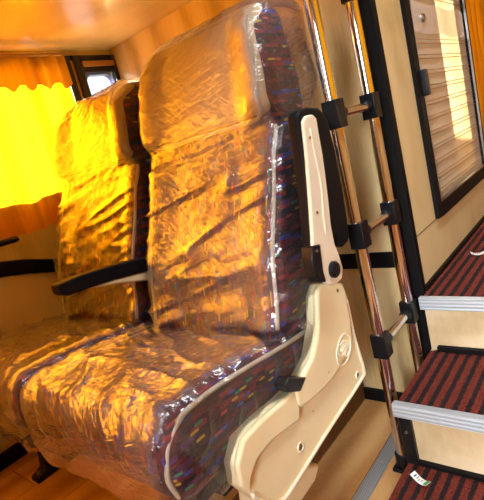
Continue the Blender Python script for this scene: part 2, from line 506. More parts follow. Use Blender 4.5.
# window_1: the sliding window behind the curtain with its double pillar
WI = WL - 0.002
bm = bmesh.new()
box(bm, WT + 0.005, WL + 0.012, -2.2, 1.345, 1.490, 1.508)
box(bm, WT + 0.005, WL + 0.012, -2.2, 1.345, 0.995, 1.015)
win = struct('window_1', bm, 'black_gloss', 'long side window with black frame')
pil = finish('window_pillar', B(WT + 0.003, WL + 0.018, 1.100, 1.130, 1.0, 1.507), 'black_gloss', win, smooth=False, bevel=0.003)
finish('window_pillar', B(WT + 0.003, WL + 0.018, 1.146, 1.180, 1.0, 1.507), 'black_gloss', win, smooth=False, bevel=0.003)
s = finish('pillar_strip', B(WT + 0.010, WL + 0.010, 1.129, 1.147, 1.0, 1.500), 'bronze', win, smooth=False); s['label'] = 'bronze strip between the two black pillars'
finish('window_pane', B(WT + 0.016, WT + 0.020, -2.2, 1.10, 1.01, 1.495), 'clear', win, smooth=False)
# window_2: the small corner window with a rounded white opening in a dark surround
bm = bmesh.new()
outer = [(1.178, 1.0), (1.345, 1.0), (1.345, 1.506), (1.178, 1.506)]
y0, y1, z0, z1, r = 1.188, 1.322, 1.03, 1.432, 0.03
inner = []
for cx, cy, a0 in ((y0 + r, z0 + r, 180), (y1 - r, z0 + r, 270), (y1 - r, z1 - r, 0), (y0 + r, z1 - r, 90)):
    for k in range(7):
        a = math.radians(a0 + 15 * k); inner.append((cx + r * math.cos(a), cy + r * math.sin(a)))
fo = [bm.verts.new((WL + 0.004, *p)) for p in outer]; fi = [bm.verts.new((WL + 0.004, *p)) for p in inner]
e = [bm.edges.new((fo[i], fo[(i + 1) % 4])) for i in range(4)] + [bm.edges.new((fi[i], fi[(i + 1) % len(fi)])) for i in range(len(fi))]
bmesh.ops.triangle_fill(bm, edges=e, use_beauty=True)
g = bmesh.ops.extrude_face_region(bm, geom=list(bm.faces))
bmesh.ops.translate(bm, verts=[v for v in g['geom'] if isinstance(v, bmesh.types.BMVert)], vec=(-0.030, 0, 0))
bmesh.ops.recalc_face_normals(bm, faces=bm.faces)
win2 = struct('window_2', bm, 'tint', 'small corner window with a dark surround and rounded opening')
finish('window_pane', B(WT + 0.003, WT + 0.006, 1.18, 1.345, 1.01, 1.50), 'clear', win2, smooth=False)
s = finish('top_rail', B(WL + 0.004, WL + 0.022, 1.180, 1.335, 1.462, 1.484), 'bronze', win2, smooth=False, bevel=0.002); s['label'] = 'tan rail across the top of the corner window'
finish('window_frame', B(WL - 0.004, WL + 0.020, 1.326, 1.346, 1.0, 1.507), 'black_gloss', win2, smooth=False, bevel=0.002)
finish('window_frame', B(WL + 0.002, WL + 0.014, 1.180, 1.335, 1.440, 1.462), 'black_gloss', win2, smooth=False, bevel=0.002)

# door_1: ribbed glass door in a black frame
DY0, DY1, DZ0, DZ1 = 1.562, 2.325, 0.604, 2.0
bm = bmesh.new()
box(bm, WR - 0.028, WR + 0.014, DY0, DY0 + 0.045, DZ0, DZ1)
box(bm, WR - 0.028, WR + 0.014, DY1 - 0.030, DY1, DZ0, DZ1)
box(bm, WR - 0.028, WR + 0.014, DY0 + 0.045, DY1 - 0.030, DZ0, DZ0 + 0.048)
box(bm, WR - 0.028, WR + 0.014, DY0 + 0.045, DY1 - 0.030, DZ1 - 0.05, DZ1)
door = struct('door_1', bm, 'rubber', 'cabinet door of ribbed glass in a black frame', bevel=0.002)
bm = bmesh.new()
a, b, c, d = DY0 + 0.045, DY1 - 0.030, DZ0 + 0.048, DZ1 - 0.05
box(bm, WR + 0.008, WR + 0.015, a, a + 0.005, c, d); box(bm, WR + 0.008, WR + 0.015, b - 0.004, b, c, d)
box(bm, WR + 0.008, WR + 0.015, a, b, c, c + 0.006)
s = finish('inner_edge', bm, 'steel', door, smooth=False); s['label'] = 'thin silver edge inside the black frame'
bm = bmesh.new(); nr = int((b - a) / 0.0025); prv = None
for i in range(nr + 1):
    y = a + (b - a) * i / nr
    xx = WR - 0.004 + 0.0016 * abs(math.sin(math.pi * y / 0.021))
    cur = (bm.verts.new((xx, y, c)), bm.verts.new((xx, y, d)))
    if prv: bm.faces.new((prv[0], cur[0], cur[1], prv[1]))
    prv = cur
finish('glass_pane', bm, 'ribglass', door, ang=180)
bm = bmesh.new(); k = 0
z = c + 0.022
while z < d:
    for q in (0, 0.013):
        if not (1.215 < z + q < 1.30):
            tube(bm, [(WR + 0.002, a + 0.006, z + q), (WR + 0.002, b - 0.005, z + q)], 0.0016, 6)
    z += 0.0505
s = finish('horizontal_wires', bm, 'bronze', door); s['label'] = 'pairs of thin bronze wires across the glass'
bm = bmesh.new()
z = c + 0.022
while z < d:
    for q in (0, 0.013):
        box(bm, WR + 0.0, WR + 0.006, b - 0.016, b - 0.004, z + q - 0.003, z + q + 0.003)
    z += 0.0505
finish('wire_clips', bm, 'rubber', door, smooth=False)
bm = bmesh.new(); n = 24
vs = []
for i in range(n + 1):
    y = a + 0.012 + (b - a - 0.03) * i / n
    zb = 1.206 + 0.006 * math.sin(5 * i / n) + 0.004 * math.sin(17 * i / n)
    vs.append((bm.verts.new((WR + 0.004 + 0.001 * math.sin(i), y, zb)), bm.verts.new((WR + 0.004, y, 1.305 + 0.004 * math.sin(i * 0.7)))))
for i in range(n): bm.faces.new((vs[i][0], vs[i + 1][0], vs[i + 1][1], vs[i][1]))
s = finish('clear_film', bm, 'doorfilm', door); s['label'] = 'patch of clear film stuck on the upper glass'
bm = bmesh.new()
p = at(422.5, 18, 0, WR + 0.004)
tube(bm, [p + Vector((-0.003, 0, 0)), p + Vector((0.006, 0, 0)), p + Vector((0.010, 0, 0))], [0.015, 0.014, 0.009], 20)
s = finish('round_lock', bm, 'steel', door); s['label'] = 'small round silver lock'
p1 = at(420.5, 70, 0, WR + 0.018); p2 = at(425, 96, 0, WR + 0.018)
finish('door_handle', B(WR + 0.012, WR + 0.034, p1[1] - 0.006, p1[1] + 0.022, p2[2], p1[2]), 'black', door, smooth=False, bevel=0.004)
# dark inside of the cabinet
struct('trim_6', B(-1.0, WR - 0.10, 1.5, 2.30, 0.45, 2.2), 'ply', 'inside panel of the cabinet')

# ------------------------------------------------------------------ stairs
st = thing('staircase', (-0.1, 1.15, 0.0), 'plywood stairs with dark red ribbed carpet and aluminium nosings', 'stairs')
SX0, SX1 = -0.517, 0.45
so_ = (-0.1, 1.15, 0.0)
def sp(name, bm, mat, lab=None, **kw):
    o = finish(name, bm, mat, st, so_, **kw)
    if lab: o['label'] = lab
    return o
H0, H1, H2 = 0.060, 0.247, 0.428
Y1_, Y2_ = 0.995, 1.285
sp('base_platform', B(SX0, SX1, 0.10, Y1_ + 0.03, 0.0, H0 - 0.008), 'step', smooth=False, bevel=0.002)
sp('riser', B(SX0 + 0.020, SX1, Y1_ + 0.022, Y1_ + 0.036, H0 - 0.006, H1 - 0.010), 'step', smooth=False)
sp('riser', B(SX0 + 0.006, SX1, Y2_ + 0.022, Y2_ + 0.036, H1 - 0.006, H2 - 0.010), 'step', smooth=False)
sp('tread', B(SX0, SX1, Y1_ + 0.006, Y2_ + 0.04, H1 - 0.012, H1 - 0.004), 'step', smooth=False)
sp('tread', B(SX0 + 0.004, SX1, Y2_ + 0.006, 3.55, H2 - 0.012, H2 - 0.004), 'step', smooth=False)
sp('side_panel', B(SX0 - 0.002, SX0 + 0.004, Y1_ + 0.04, PB - 0.014, 0.0, H1 - 0.014), 'step', smooth=False)
for i, (yy, hh, x0) in enumerate(((Y1_, H1, SX0 - 0.006), (Y2_, H2, SX0))):
    bm = B(x0, SX1, yy, yy + 0.010, hh - 0.034, hh + 0.004)
    box(bm, x0, SX1, yy + 0.010, yy + 0.022, hh - 0.0035, hh + 0.004)
    sp('nosing', bm, 'alu_nose', smooth=False, bevel=0.0015)
def carpet_piece(x0, x1, y0, y1, z, name='tread_carpet'):
    bm = bmesh.new(); nx, ny = int((x1 - x0) / 0.005), int((y1 - y0) / 0.03)
    g = [[bm.verts.new((x0 + (x1 - x0) * i / nx, y0 + (y1 - y0) * j / ny,
          z + (0.0035 if (((x0 + (x1 - x0) * i / nx) / 0.030) % 1.0) > 0.22 and (((x0 + (x1 - x0) * i / nx) / 0.030) % 1.0) < 0.78 else 0.0))) for j in range(ny + 1)] for i in range(nx + 1)]
    for i in range(nx):
        for j in range(ny): bm.faces.new((g[i][j], g[i + 1][j], g[i + 1][j + 1], g[i][j + 1]))
    g0 = bmesh.ops.extrude_edge_only(bm, edges=[e for e in bm.edges if e.is_boundary])
    for v in [q for q in g0['geom'] if isinstance(q, bmesh.types.BMVert)]: v.co.z = z - 0.006
    bmesh.ops.recalc_face_normals(bm, faces=bm.faces)
    return sp(name, bm, 'carpet', smooth=False)
carpet_piece(SX0 + 0.002, SX1, 0.12, Y1_ + 0.012, H0)
carpet_piece(SX0 + 0.003, SX1, Y1_ + 0.022, Y2_ + 0.016, H1 + 0.001)
carpet_piece(SX0 + 0.008, SX1, Y2_ + 0.022, 3.5, H2 + 0.001)
sp('black_edging', B(SX0 + 0.03, SX1, Y1_ + 0.008, Y1_ + 0.024, H0 + 0.002, H0 + 0.014), 'rubber', 'black strip along the foot of the lower riser', smooth=False, bevel=0.002)
sp('black_edging', B(SX0 + 0.028, SX1, Y2_ + 0.006, Y2_ + 0.024, H1 + 0.004, H1 + 0.020), 'rubber', 'black strip along the foot of the upper riser', smooth=False, bevel=0.002)
pst = sp('corner_bracket', B(SX0 + 0.001, SX0 + 0.033, Y1_ + 0.010, Y1_ + 0.026, H0, H1 - 0.03), 'black', 'black metal upright under the lower nosing', smooth=False, bevel=0.002)
bm = bmesh.new(); tube(bm, [(SX0 + 0.017, Y1_ + 0.011, 0.165), (SX0 + 0.017, Y1_ + 0.005, 0.165)], 0.004, 12)
finish('screw', bm, 'steel', pst, so_)

# litter
def scrap(name, c, ang, L_, W_, z, label, green):
    t = thing(name, (c[0], c[1], z), label, 'paper scrap')
    bm = bmesh.new(); n = 8
    rows = []
    for i in range(n + 1):
        u = i / n - 0.5
        rows.append([bm.verts.new((u * L_ * math.cos(ang) - v * W_ * math.sin(ang), u * L_ * math.sin(ang) + v * W_ * math.cos(ang), 0.003 + 0.018 * (u * u * 2) + 0.002 * (v > 0))) for v in (-0.5, 0.5)])
    for i in range(n): bm.faces.new((rows[i][0], rows[i + 1][0], rows[i + 1][1], rows[i][1]))
    g = bmesh.ops.extrude_face_region(bm, geom=list(bm.faces))
    bmesh.ops.translate(bm, verts=[v for v in g['geom'] if isinstance(v, bmesh.types.BMVert)], vec=(0, 0, 0.0008))
    bmesh.ops.recalc_face_normals(bm, faces=bm.faces)
    finish('paper', bm, 'white', t, (0, 0, 0))
    bm = bmesh.new()
    for (u0, u1, v0, v1) in ((-0.36, -0.30, -0.3, 0.3), (-0.22, -0.18, -0.2, 0.35), (-0.10, -0.06, -0.35, 0.1), (0.04, 0.08, -0.2, 0.3)):
        q = []
        for u, v in ((u0, v0), (u1, v0), (u1, v1), (u0, v1)):
            q.append(bm.verts.new((u * L_ * math.cos(ang) - v * W_ * math.sin(ang), u * L_ * math.sin(ang) + v * W_ * math.cos(ang), 0.0062 + 0.018 * (u * u * 2))))
        bm.faces.new(q)
    finish('print', bm, 'ink', t, (0, 0, 0))
    if green:
        bm = bmesh.new(); q = []
        for u, v in ((0.26, -0.5), (0.5, -0.5), (0.5, 0.5), (0.26, 0.5)):
            q.append(bm.verts.new((u * L_ * math.cos(ang) - v * W_ * math.sin(ang), u * L_ * math.sin(ang) + v * W_ * math.cos(ang), 0.0068 + 0.018 * (u * u * 2))))
        bm.faces.new(q); s = finish('green_end', bm, 'green', t, (0, 0, 0)); s['label'] = 'green printed end'
    return t
p = at(421, 482, 2, H0 + 0.006)
scrap('paper_scrap', p, -0.45, 0.054, 0.017, H0 + 0.0045, 'curled white paper scrap with green end on the lowest carpeted step', True)
p = at(479, 255, 2, H2 + 0.006)
scrap('paper_scrap', p, 0.35, 0.05, 0.018, H2 + 0.0055, 'torn white paper scrap on the top carpet near the plywood wall', False)

# aluminium floor strip
bm = bmesh.new()
box(bm, -0.636, -0.596, 0.0, PB - 0.016, 0.0, 0.005)
fs = finish('floor_strip', bm, 'alu_strip', None, (-0.616, 0.6, 0), smooth=False, bevel=0.0015)
tag(fs, 'ribbed aluminium strip screwed along the laminate floor beside the seats', 'floor strip')
for q in ((364, 457.5), (345, 520), (385, 424)):
    p = at(*q, 2, 0.005); p.x = -0.616
    bm = bmesh.new(); tube(bm, [(p.x, p.y, 0.0045), (p.x, p.y, 0.0075)], [0.0055, 0.0035], 14)
    finish('screw', bm, 'steel', fs, (-0.616, 0.6, 0))

# ------------------------------------------------------------------ ladder
lx = -0.545; YA, YB = 1.052, 1.270
ld = thing('ladder', (lx, YA, 0), 'chrome two-pole ladder with black joints standing by the stairs', 'ladder')
lo_ = (lx, YA, 0)
def lp(name, bm, mat, par=None, **kw): return finish(name, bm, mat, par or ld, lo_, **kw)
for yy, z0, nm in ((YA, 0.004, 'front'), (YB, 0.004, 'rear')):
    bm = bmesh.new(); tube(bm, [(lx - (0.004 if nm == 'front' else 0), yy, z0), (lx, yy, 2.28)], 0.0168, 28)
    lp('pole', bm, 'chrome')
zr = (0.397, 0.711, 1.018, 1.325, 1.63, 1.93)
for z in zr:
    bm = bmesh.new(); tube(bm, [(lx, YA + 0.02, z), (lx, YB - 0.02, z)], 0.0125, 20)
    lp('rung', bm, 'chrome')
    for yy, dy in ((YA, 1), (YB, -1)):
        bm = bmesh.new()
        box(bm, lx - 0.0205, lx + 0.0205, yy - 0.0205, yy + 0.0205, z - 0.034, z + 0.034)
        tube(bm, [(lx, yy + dy * 0.024, z), (lx, yy + dy * 0.044, z), (lx, yy + dy * 0.047, z)], [0.0165, 0.0160, 0.014], 18)
        lp('joint', bm, 'black', bevel=0.005, bseg=3)
bm = B(lx - 0.030, lx + 0.022, YA - 0.030, YA + 0.034, 0.0, 0.010)
tube(bm, [(lx - 0.004, YA, 0.005), (lx - 0.004, YA, 0.05)], 0.0225, 20)
lp('pole_foot', bm, 'black', bevel=0.002)

# ------------------------------------------------------------------ curtains
def curtain_mesh(x, y0, y1, z0, z1, amp, per, nz=40, ny=None, gather=0.0, seed=0, wav=0.006, axis=0):
    bm = bmesh.new(); ny = ny or int((y1 - y0) / 0.008)
    g = []
    for i in range(ny + 1):
        row = []
        y = y0 + (y1 - y0) * i / ny
        for j in range(nz + 1):
            t = j / nz; z = z0 + (z1 - z0) * t
            ph = 2 * math.pi * (y / per) + 1.6 * noise.noise((y * 3.1, seed, 0.7)) * 2 + 0.5 * math.sin(z * 3)
            a = amp * (0.75 + 0.5 * noise.noise((y * 4, z * 1.2, seed)))
            xx = x + a * math.sin(ph) + 0.35 * a * math.sin(ph * 2.3 + 1)
            xx += 0.012 * noise.noise((y * 7, z * 5, seed + 3))
            zz = z + (wav * math.sin(ph * 0.7 + 1) if j == 0 else 0)
            row.append(bm.verts.new((xx, y, zz)))
        g.append(row)
    for i in range(ny):
        for j in range(nz): bm.faces.new((g[i][j], g[i + 1][j], g[i + 1][j + 1], g[i][j + 1]))
    return bm
cu = thing('window_curtain', (WL + 0.06, 0.4, 1.49), 'glowing yellow curtain with ruffled header over the side window', 'curtain')
co_ = (WL + 0.06, 0.4, 1.49)
finish('curtain_cloth', curtain_mesh(WL + 0.036, -2.2, 1.078, 0.905, 1.500, 0.019, 0.15, seed=1), 'curtain', cu, co_, ang=180)
s = finish('ruffled_header', curtain_mesh(WL + 0.066, -2.2, 1.070, 1.385, 1.492, 0.008, 0.05, nz=12, seed=5, wav=0.012), 'ruffle', cu, co_, ang=180); s['label'] = 'orange ruffled header'
bm = bmesh.new(); tube(bm, [(WL + 0.068, -2.2, 1.494), (WL + 0.068, 1.06, 1.494)], 0.006, 10)
s = finish('curtain_rod', bm, 'bronze', cu, co_); s['label'] = 'brass coloured rod'
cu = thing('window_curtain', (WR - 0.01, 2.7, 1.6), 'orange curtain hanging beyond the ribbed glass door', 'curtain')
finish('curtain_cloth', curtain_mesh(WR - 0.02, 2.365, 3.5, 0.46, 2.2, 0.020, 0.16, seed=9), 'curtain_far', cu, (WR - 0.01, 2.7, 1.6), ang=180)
for y0, y1 in ((0.34, 3.28),):
    cu = thing('window_curtain', (1.34, (y0 + y1) / 2, 1.7), 'yellow curtain on the opposite side of the coach', 'curtain')
    finish('curtain_cloth', curtain_mesh(1.35, y0 - 0.05, y1 + 0.05, 0.9, 1.78, 0.015, 0.13, seed=12, nz=10), 'curtain', cu, (1.34, (y0 + y1) / 2, 1.7), ang=180)

# ------------------------------------------------------------------ seats
SW = 0.243            # half width of a cushion
BW = 0.226            # half width of a backrest
def recl(z):
    """front surface of the backrest, y at height z"""
    if z < 1.0: return 0.776 + 0.36 * (z - 0.70)
    return 0.884 + 0.25 * (z - 1.0)
def smooth(a, b, x):
    t = max(0.0, min(1.0, (x - a) / (b - a))); return t * t * (3 - 2 * t)
BO = {}            # cushion centre -> backrest centre
TOP = {}
def back_def(cx, puff=0.0, wr=None):
    tp = TOP.get(cx, 0.0)
    cx = BO.get(cx, cx)
    def f(p, n):
        z = p.z; x = p.x - cx; y = p.y
        base = recl(z)
        ny = base + y
        # head wings reach forward, shoulders pinch
        wing = smooth(1.02, 1.10, z) * (1 - smooth(1.25, 1.33, z)) * smooth(0.11, 0.22, abs(x))
        front = 1 - smooth(0.0, 0.13, y)
        ny -= (0.055 if x > 0 else 0.030) * wing * front
        ny -= 0.010 * smooth(1.0, 1.08, z) * front * (1 - smooth(1.24, 1.31, z))
        ny -= 0.022 * smooth(0.10, 0.22, abs(x)) * front * (1 - smooth(0.95, 1.05, z))      # side bolsters
        ny -= 0.015 * smooth(0.62, 0.75, z) * (1 - smooth(0.75, 0.92, z)) * front
        # rear of the head tapers forward
        ny -= 0.035 * smooth(1.05, 1.30, z) * (1 - front)
        sx = 1 - 0.10 * smooth(1.10, 1.31, z) - 0.02 * (1 - smooth(0.55, 0.75, z))
        # shoulder of the top edge dips at the corners
        q = Vector((cx + x * sx, ny, z - 0.016 * smooth(0.15, 0.27, abs(x)) * smooth(1.15, 1.31, z) - tp * smooth(1.0, 1.3, z)))
        if wr: q = wr(q, n)
        return q
    return f
def ridg(v): return 1.0 - abs(v) * 2.0
def film_wr(seed, lower):
    def f(q, n):
        x, y, z = q
        lowz = 1 - smooth(0.90, 1.06, z)
        # long pulled folds, rising to the right
        a = math.radians(14)
        u = x * math.cos(a) + z * math.sin(a); v = -x * math.sin(a) + z * math.cos(a)
        w1 = ridg(noise.noise((u * 3.0 + seed, v * 20.0, y * 3 + seed)))
        w2 = ridg(noise.noise((u * 9.0 - seed, v * 28.0, seed * 2)))
        w3 = ridg(noise.noise((x * 30 + seed, z * 38, y * 20)))
        w4 = ridg(noise.noise(((x + z) * 9, (x - z) * 34, seed + y * 9)))
        d = 0.013 * max(w1, 0) ** 2.5 * (0.25 + 0.95 * lowz) + 0.003 * w2 ** 2 * (0.4 + 0.6 * lowz) + 0.0007 * w3 + 0.0014 * w4
        k_ = 1.0 if n.y < -0.5 else 0.35
        return q + n * (0.003 + 0.007 * k_ + d * k_)
    return f
def cush_def(cx, wr=None, drop=0.0):
    def f(p, n):
        x = p.x - cx; y, z = p.y, p.z
        t = (z - 0.44) / 0.16
        dome = 0.010 * (1 - (x / 0.26) ** 2) * (1 - ((y - 0.6) / 0.27) ** 2)
        tilt = -0.045 * smooth(0.42, 0.85, y)
        side = 0.012 * smooth(0.14, 0.24, abs(x))
        dz = (dome + tilt + side) * smooth(0.2, 1.0, t)
        q = Vector((p.x, y - 0.018 * math.sin(max(0, min(1, t)) * math.pi) * (1 - smooth(0.36, 0.5, y)), z + dz))
        if wr: q = wr(q, n)
        return q
    return f
def cush_wr(seed, cx):
    def f(q, n):
        x, y, z = q
        side = smooth(0.50, 0.58, z)
        a = math.radians(-25)
        u = x * math.cos(a) + y * math.sin(a); v = -x * math.sin(a) + y * math.cos(a)
        w1 = ridg(noise.noise((u * 5.0 + seed, v * 15.0, z * 5)))
        w2 = ridg(noise.noise((u * 14 + seed, v * 24.0, z * 30)))
        w3 = ridg(noise.noise((x * 34, y * 34, z * 12 + seed)))
        hang = 1 - smooth(0.43, 0.50, z)
        w5 = math.sin(x * 55 + 3 * noise.noise((x * 9, y * 9, seed))) * math.cos(y * 40)
        d = 0.009 * max(w1, 0) ** 2.5 + 0.0022 * w2 * w2 + 0.0007 * w3 + hang * (0.008 + 0.007 * w5)
        back = smooth(0.72, 0.84, y) * side
        d += 0.020 * back * max(0, ridg(noise.noise((x * 12, y * 14, seed + 4))))
        q2 = q + n * (0.008 + d)
        if cx > -1: q2.x = max(q2.x, -1.100)
        else: q2.x = max(min(q2.x, -1.104), -1.640)
        if hang > 0: q2.z += 0.014 * noise.noise((x * 6, y * 6, seed + 8)) * hang
        return q2
    return f
def piping_back(cx, side):
    pts = []
    for i in range(50):
        z = 0.60 + (1.03 - 0.60) * i / 49
        x = side * (BW - 0.012)
        p = back_def(cx)(Vector((BO[cx] + x, 0.010, z)), Vector((0, -1, 0)))
        pts.append(p + Vector((side * 0.002, -0.010, 0)))
    return pts

def make_seat(cx, near):
    base = (cx, 0.62, 0.175)
    if near:
        root = thing('bus_seat', base, 'aisle-side coach seat wrapped in clear plastic, its armrest folded up', 'bus seat', 'coach seats in plastic film')
    else:
        root = thing('bus_seat', base, 'window-side coach seat wrapped in clear plastic below the yellow curtain', 'bus seat', 'coach seats in plastic film')
    def P(name, bm, mat, par=None, lab=None, **kw):
        o = finish(name, bm, mat, par or root, base, **kw)
        if lab: o['label'] = lab
        return o
    # backrest
    bk = P('backrest', rbox((BO[cx] - BW, 0.0, 0.55), (BO[cx] + BW, 0.135, 1.315), 0.045, 0.018, back_def(cx)), 'fabric', ang=180)
    # headrest panel: beige leather set on the front of the head
    def hd(p, n):
        q = back_def(cx)(Vector((p.x, max(p.y, 0), p.z)), n)
        x = p.x - BO[cx]
        q.y += min(p.y, 0)
        return q
    hr = P('headrest', rbox((BO[cx] - BW - 0.001, -0.008, 1.055), (BO[cx] + BW - 0.006, 0.05, 1.312), 0.022, 0.012, hd), 'leather', bk, ang=180)
    hr['label'] = 'smooth beige head panel'
    outline = []
    hx, z0, z1, r = BW - 0.010, 1.050, 1.300, 0.045
    for ccx, cz, a0 in ((hx - r, z0 + r, -90), (hx - r, z1 - r, 0), (-hx + r, z1 - r, 90), (-hx + r, z0 + r, 180)):
        for k in range(8):
            a = math.radians(a0 + 90 * k / 7); outline.append((ccx + r * math.cos(a), cz + r * math.sin(a)))
    full = []
    for i in range(len(outline)):
        a, b = outline[i], outline[(i + 1) % len(outline)]
        n = max(1, int(math.dist(a, b) / 0.012))
        for k in range(n): full.append((a[0] + (b[0] - a[0]) * k / n, a[1] + (b[1] - a[1]) * k / n))
    bm = bmesh.new()
    tube(bm, [back_def(cx)(Vector((BO[cx] + x, 0.0, z)), Vector((0, -1, 0))) + Vector((0, -0.004, 0)) for x, z in full], 0.0052, 8, closed=True)
    P('piping', bm, 'pipe', bk, ang=180)
    for s_ in (-1, 1):
        bm = bmesh.new(); tube(bm, piping_back(cx, s_), 0.0045, 8)
        P('piping', bm, 'pipe', bk, ang=180)
    # cushion
    cu_ = P('seat_cushion', rbox((cx - SW, 0.365, 0.435), (cx + SW, 0.83, 0.597), 0.034, 0.016, cush_def(cx)), 'fabric', ang=180)
    loop = []
    for (x, y) in [(SW - 0.004, 0.80)] + [(SW - 0.004, 0.75 - 0.04 * i) for i in range(8)]:
        loop.append((x, y, 0.583))
    for k in range(1, 7):
        a = math.radians(15 * k); loop.append((SW - 0.004 - 0.010 * (1 - math.cos(a)), 0.44 - 0.060 * math.sin(a), 0.583 - 0.055 * (1 - math.cos(a))))
    loop += [(SW - 0.016, 0.371, 0.50), (SW - 0.016, 0.372, 0.46)]
    for s_ in (-1, 1):
        bm = bmesh.new()
        tube(bm, spline([cush_def(cx)(Vector((cx + s_ * x, y, z)), Vector((0, 0, 1))) + Vector((s_ * 0.001, -0.002, 0.003)) for x, y, z in loop], 3), 0.0050, 8)
        P('piping', bm, 'pipe', cu_, ang=180)
    P('cushion_pan', B(cx - SW + 0.02, cx + SW - 0.02, 0.40, 0.86, 0.405, 0.440), 'black', smooth=False, bevel=0.004)
    # film
    sd_ = 3.1 if near else 8.7
    fb = film_wr(sd_, near)
    def fdef(p, n):
        q = back_def(cx)(p, n)
        x = p.x - BO[cx]
        bag = smooth(1.0, 1.12, p.z) * smooth(0.05, 0.13, p.y)
        q.y += bag * (0.030 + 0.02 * noise.noise((p.x * 8, p.z * 8, sd_)))
        q.x += 0.012 * bag * (1 if x > 0 else -1)
        if x > 0.2: q.x += 0.012 * smooth(1.05, 1.2, p.z)
        q = fb(q, n)
        q.x = min(q.x, -0.570) if near else max(min(q.x, -1.104), -1.570)
        return q
    f1 = P('plastic_cover', rbox((BO[cx] - BW - 0.004, -0.006, 0.585), (BO[cx] + BW + 0.004, 0.145, 1.318), 0.040, 0.0055, fdef, skip=('bottom',)), 'film', lab='crinkled clear plastic bag over the backrest', ang=180)
    cw = cush_wr(sd_ + 2, cx)
    f2 = P('plastic_cover', rbox((cx - SW - 0.004, 0.355, 0.415), (cx + SW + 0.004, 0.85, 0.603), 0.036, 0.0055, cush_def(cx, cw), skip=('bottom', 'back')), 'film', lab='crinkled clear plastic sheet over the seat cushion', ang=180)
    for o in (f1, f2):
        o.data.materials.append(M['film_side'])
        for pl in o.data.polygons:
            if pl.normal.x > 0.55: pl.material_index = 1
    return root, P

TOP[-1.366] = 0.035; BO[-0.840] = -0.822; BO[-1.366] = -1.335
near, PN = make_seat(-0.840, True)
far, PF = make_seat(-1.366, False)

# near seat: side panel, raised armrest, middle armrest, legs
PX = -0.548     # outer face of the side panel
full = [(322, 284), (343, 283), (349, 300), (355, 330), (365, 370), (362, 381), (330, 430), (300, 478), (283, 502), (262, 503), (241, 488), (237, 466), (243, 440), (262, 420), (284, 401), (300, 385), (314, 357), (319, 325), (318, 296)]
bm = prism(bmesh.new(), yz(full, PX - 0.014), 0, PX - 0.050, PX - 0.014)
panel = PN('side_panel', bm, 'cream', None, 'cream plastic side panel with an oval raised badge', bevel=0.005, bseg=3)
lobe = [(322, 284.5), (342.5, 283.5), (347, 300), (351, 320), (352, 338), (346, 358), (333, 380), (318, 396), (302, 408), (297.5, 398), (298, 386), (313, 358), (318.5, 326), (318, 296)]
bm = prism(bmesh.new(), smooth_poly(yz(lobe, PX), 2), 0, PX - 0.016, PX)
PN('raised_face', bm, 'cream', panel, bevel=0.008, bseg=4)
lobe2 = [(297, 388), (300, 402), (301, 421), (290, 428), (272, 442), (258, 460), (252, 478), (252, 494), (242, 488), (238, 466), (244, 440.5), (262, 420.5), (284, 401.5)]
bm = prism(bmesh.new(), yz(lobe2, PX - 0.004), 0, PX - 0.018, PX - 0.004)
PN('raised_face', bm, 'cream', panel, bevel=0.006, bseg=4)
rim = [Vector((PX - 0.012, *q)) for q in yz([(346, 300), (353, 333), (363.5, 369), (361, 380), (329, 429), (299, 477), (282, 501), (262, 502), (252, 495)], PX - 0.012)]
bm = bmesh.new(); tube(bm, spline(rim, 5), 0.0042, 8)
PN('edge_rim', bm, 'cream_light', panel, 'pale raised rim along the lower edge of the panel', ang=180)
c0 = at(343.6, 349.7, 0, PX + 0.001)
bm = bmesh.new()
ex, ey = at(352.0, 341.5, 0, PX + 0.001) - c0, at(338.0, 363.0, 0, PX + 0.001) - c0
lt = [at(334.6, 354.8, 0, PX), at(352.4, 344.5, 0, PX), at(348.2, 335, 0, PX), at(338.6, 364.4, 0, PX)]
cc = (lt[2] + lt[3]) / 2
va = (lt[2] - lt[3]) / 2; vb = (lt[1] - lt[0]) / 2
vb = vb - va * (vb.dot(va) / va.length_squared)
tube(bm, [Vector((PX + 0.0005, cc.y + va.y * math.cos(t) + vb.y * math.sin(t), cc.z + va.z * math.cos(t) + vb.z * math.sin(t))) for t in [2 * math.pi * i / 36 for i in range(36)]], 0.0024, 8, closed=True)
PN('oval_badge', bm, 'cream_light', panel, 'oval raised ring round a curved emblem', ang=180)
def strokes(lines):
    bm = bmesh.new()
    for ln in lines:
        pts = [at(320 + a / 8.34, 320 + b / 8.34, 0, PX + 0.0005) for a, b in ln]
        tube(bm, spline(pts, 4), 0.0021, 6)
    return bm
PN('emblem', strokes([[(152, 222), (150, 262), (168, 298), (190, 292), (208, 255), (243, 212)],
                      [(160, 218), (182, 188), (196, 172)], [(172, 262), (186, 222), (222, 176)],
                      [(188, 262), (204, 222), (238, 182)], [(212, 262), (212, 292), (226, 304), (240, 262)], [(214, 268), (236, 236)]]), 'cream_light', panel, 'raised curved lettering emblem')
for q, rr in (((358, 375), 0.007), ((301, 447), 0.0085)):
    p = at(*q, 0, PX - 0.012)
    bm = bmesh.new(); tube(bm, [Vector((PX - 0.013, p.y + rr * 1.15 * math.cos(t), p.z + rr * 1.15 * math.sin(t))) for t in [2 * math.pi * i / 20 for i in range(20)]], 0.0022, 6, closed=True)
    PN('bolt_ring', bm, 'cream_light', panel, ang=180)
    bm = bmesh.new(); tube(bm, [(PX - 0.016, p.y, p.z), (PX - 0.0125, p.y, p.z), (PX - 0.0115, p.y, p.z)], [rr * 0.8, rr * 0.8, rr * 0.5], 14)
    PN('bolt', bm, 'bronze', panel, 'brown bolt head')
p = at(337.5, 290.5, 0, PX)
bm = bmesh.new(); tube(bm, [(PX - 0.001, p.y, p.z), (PX + 0.0012, p.y, p.z)], 0.0042, 14)
PN('bolt', bm, 'bronze', panel)
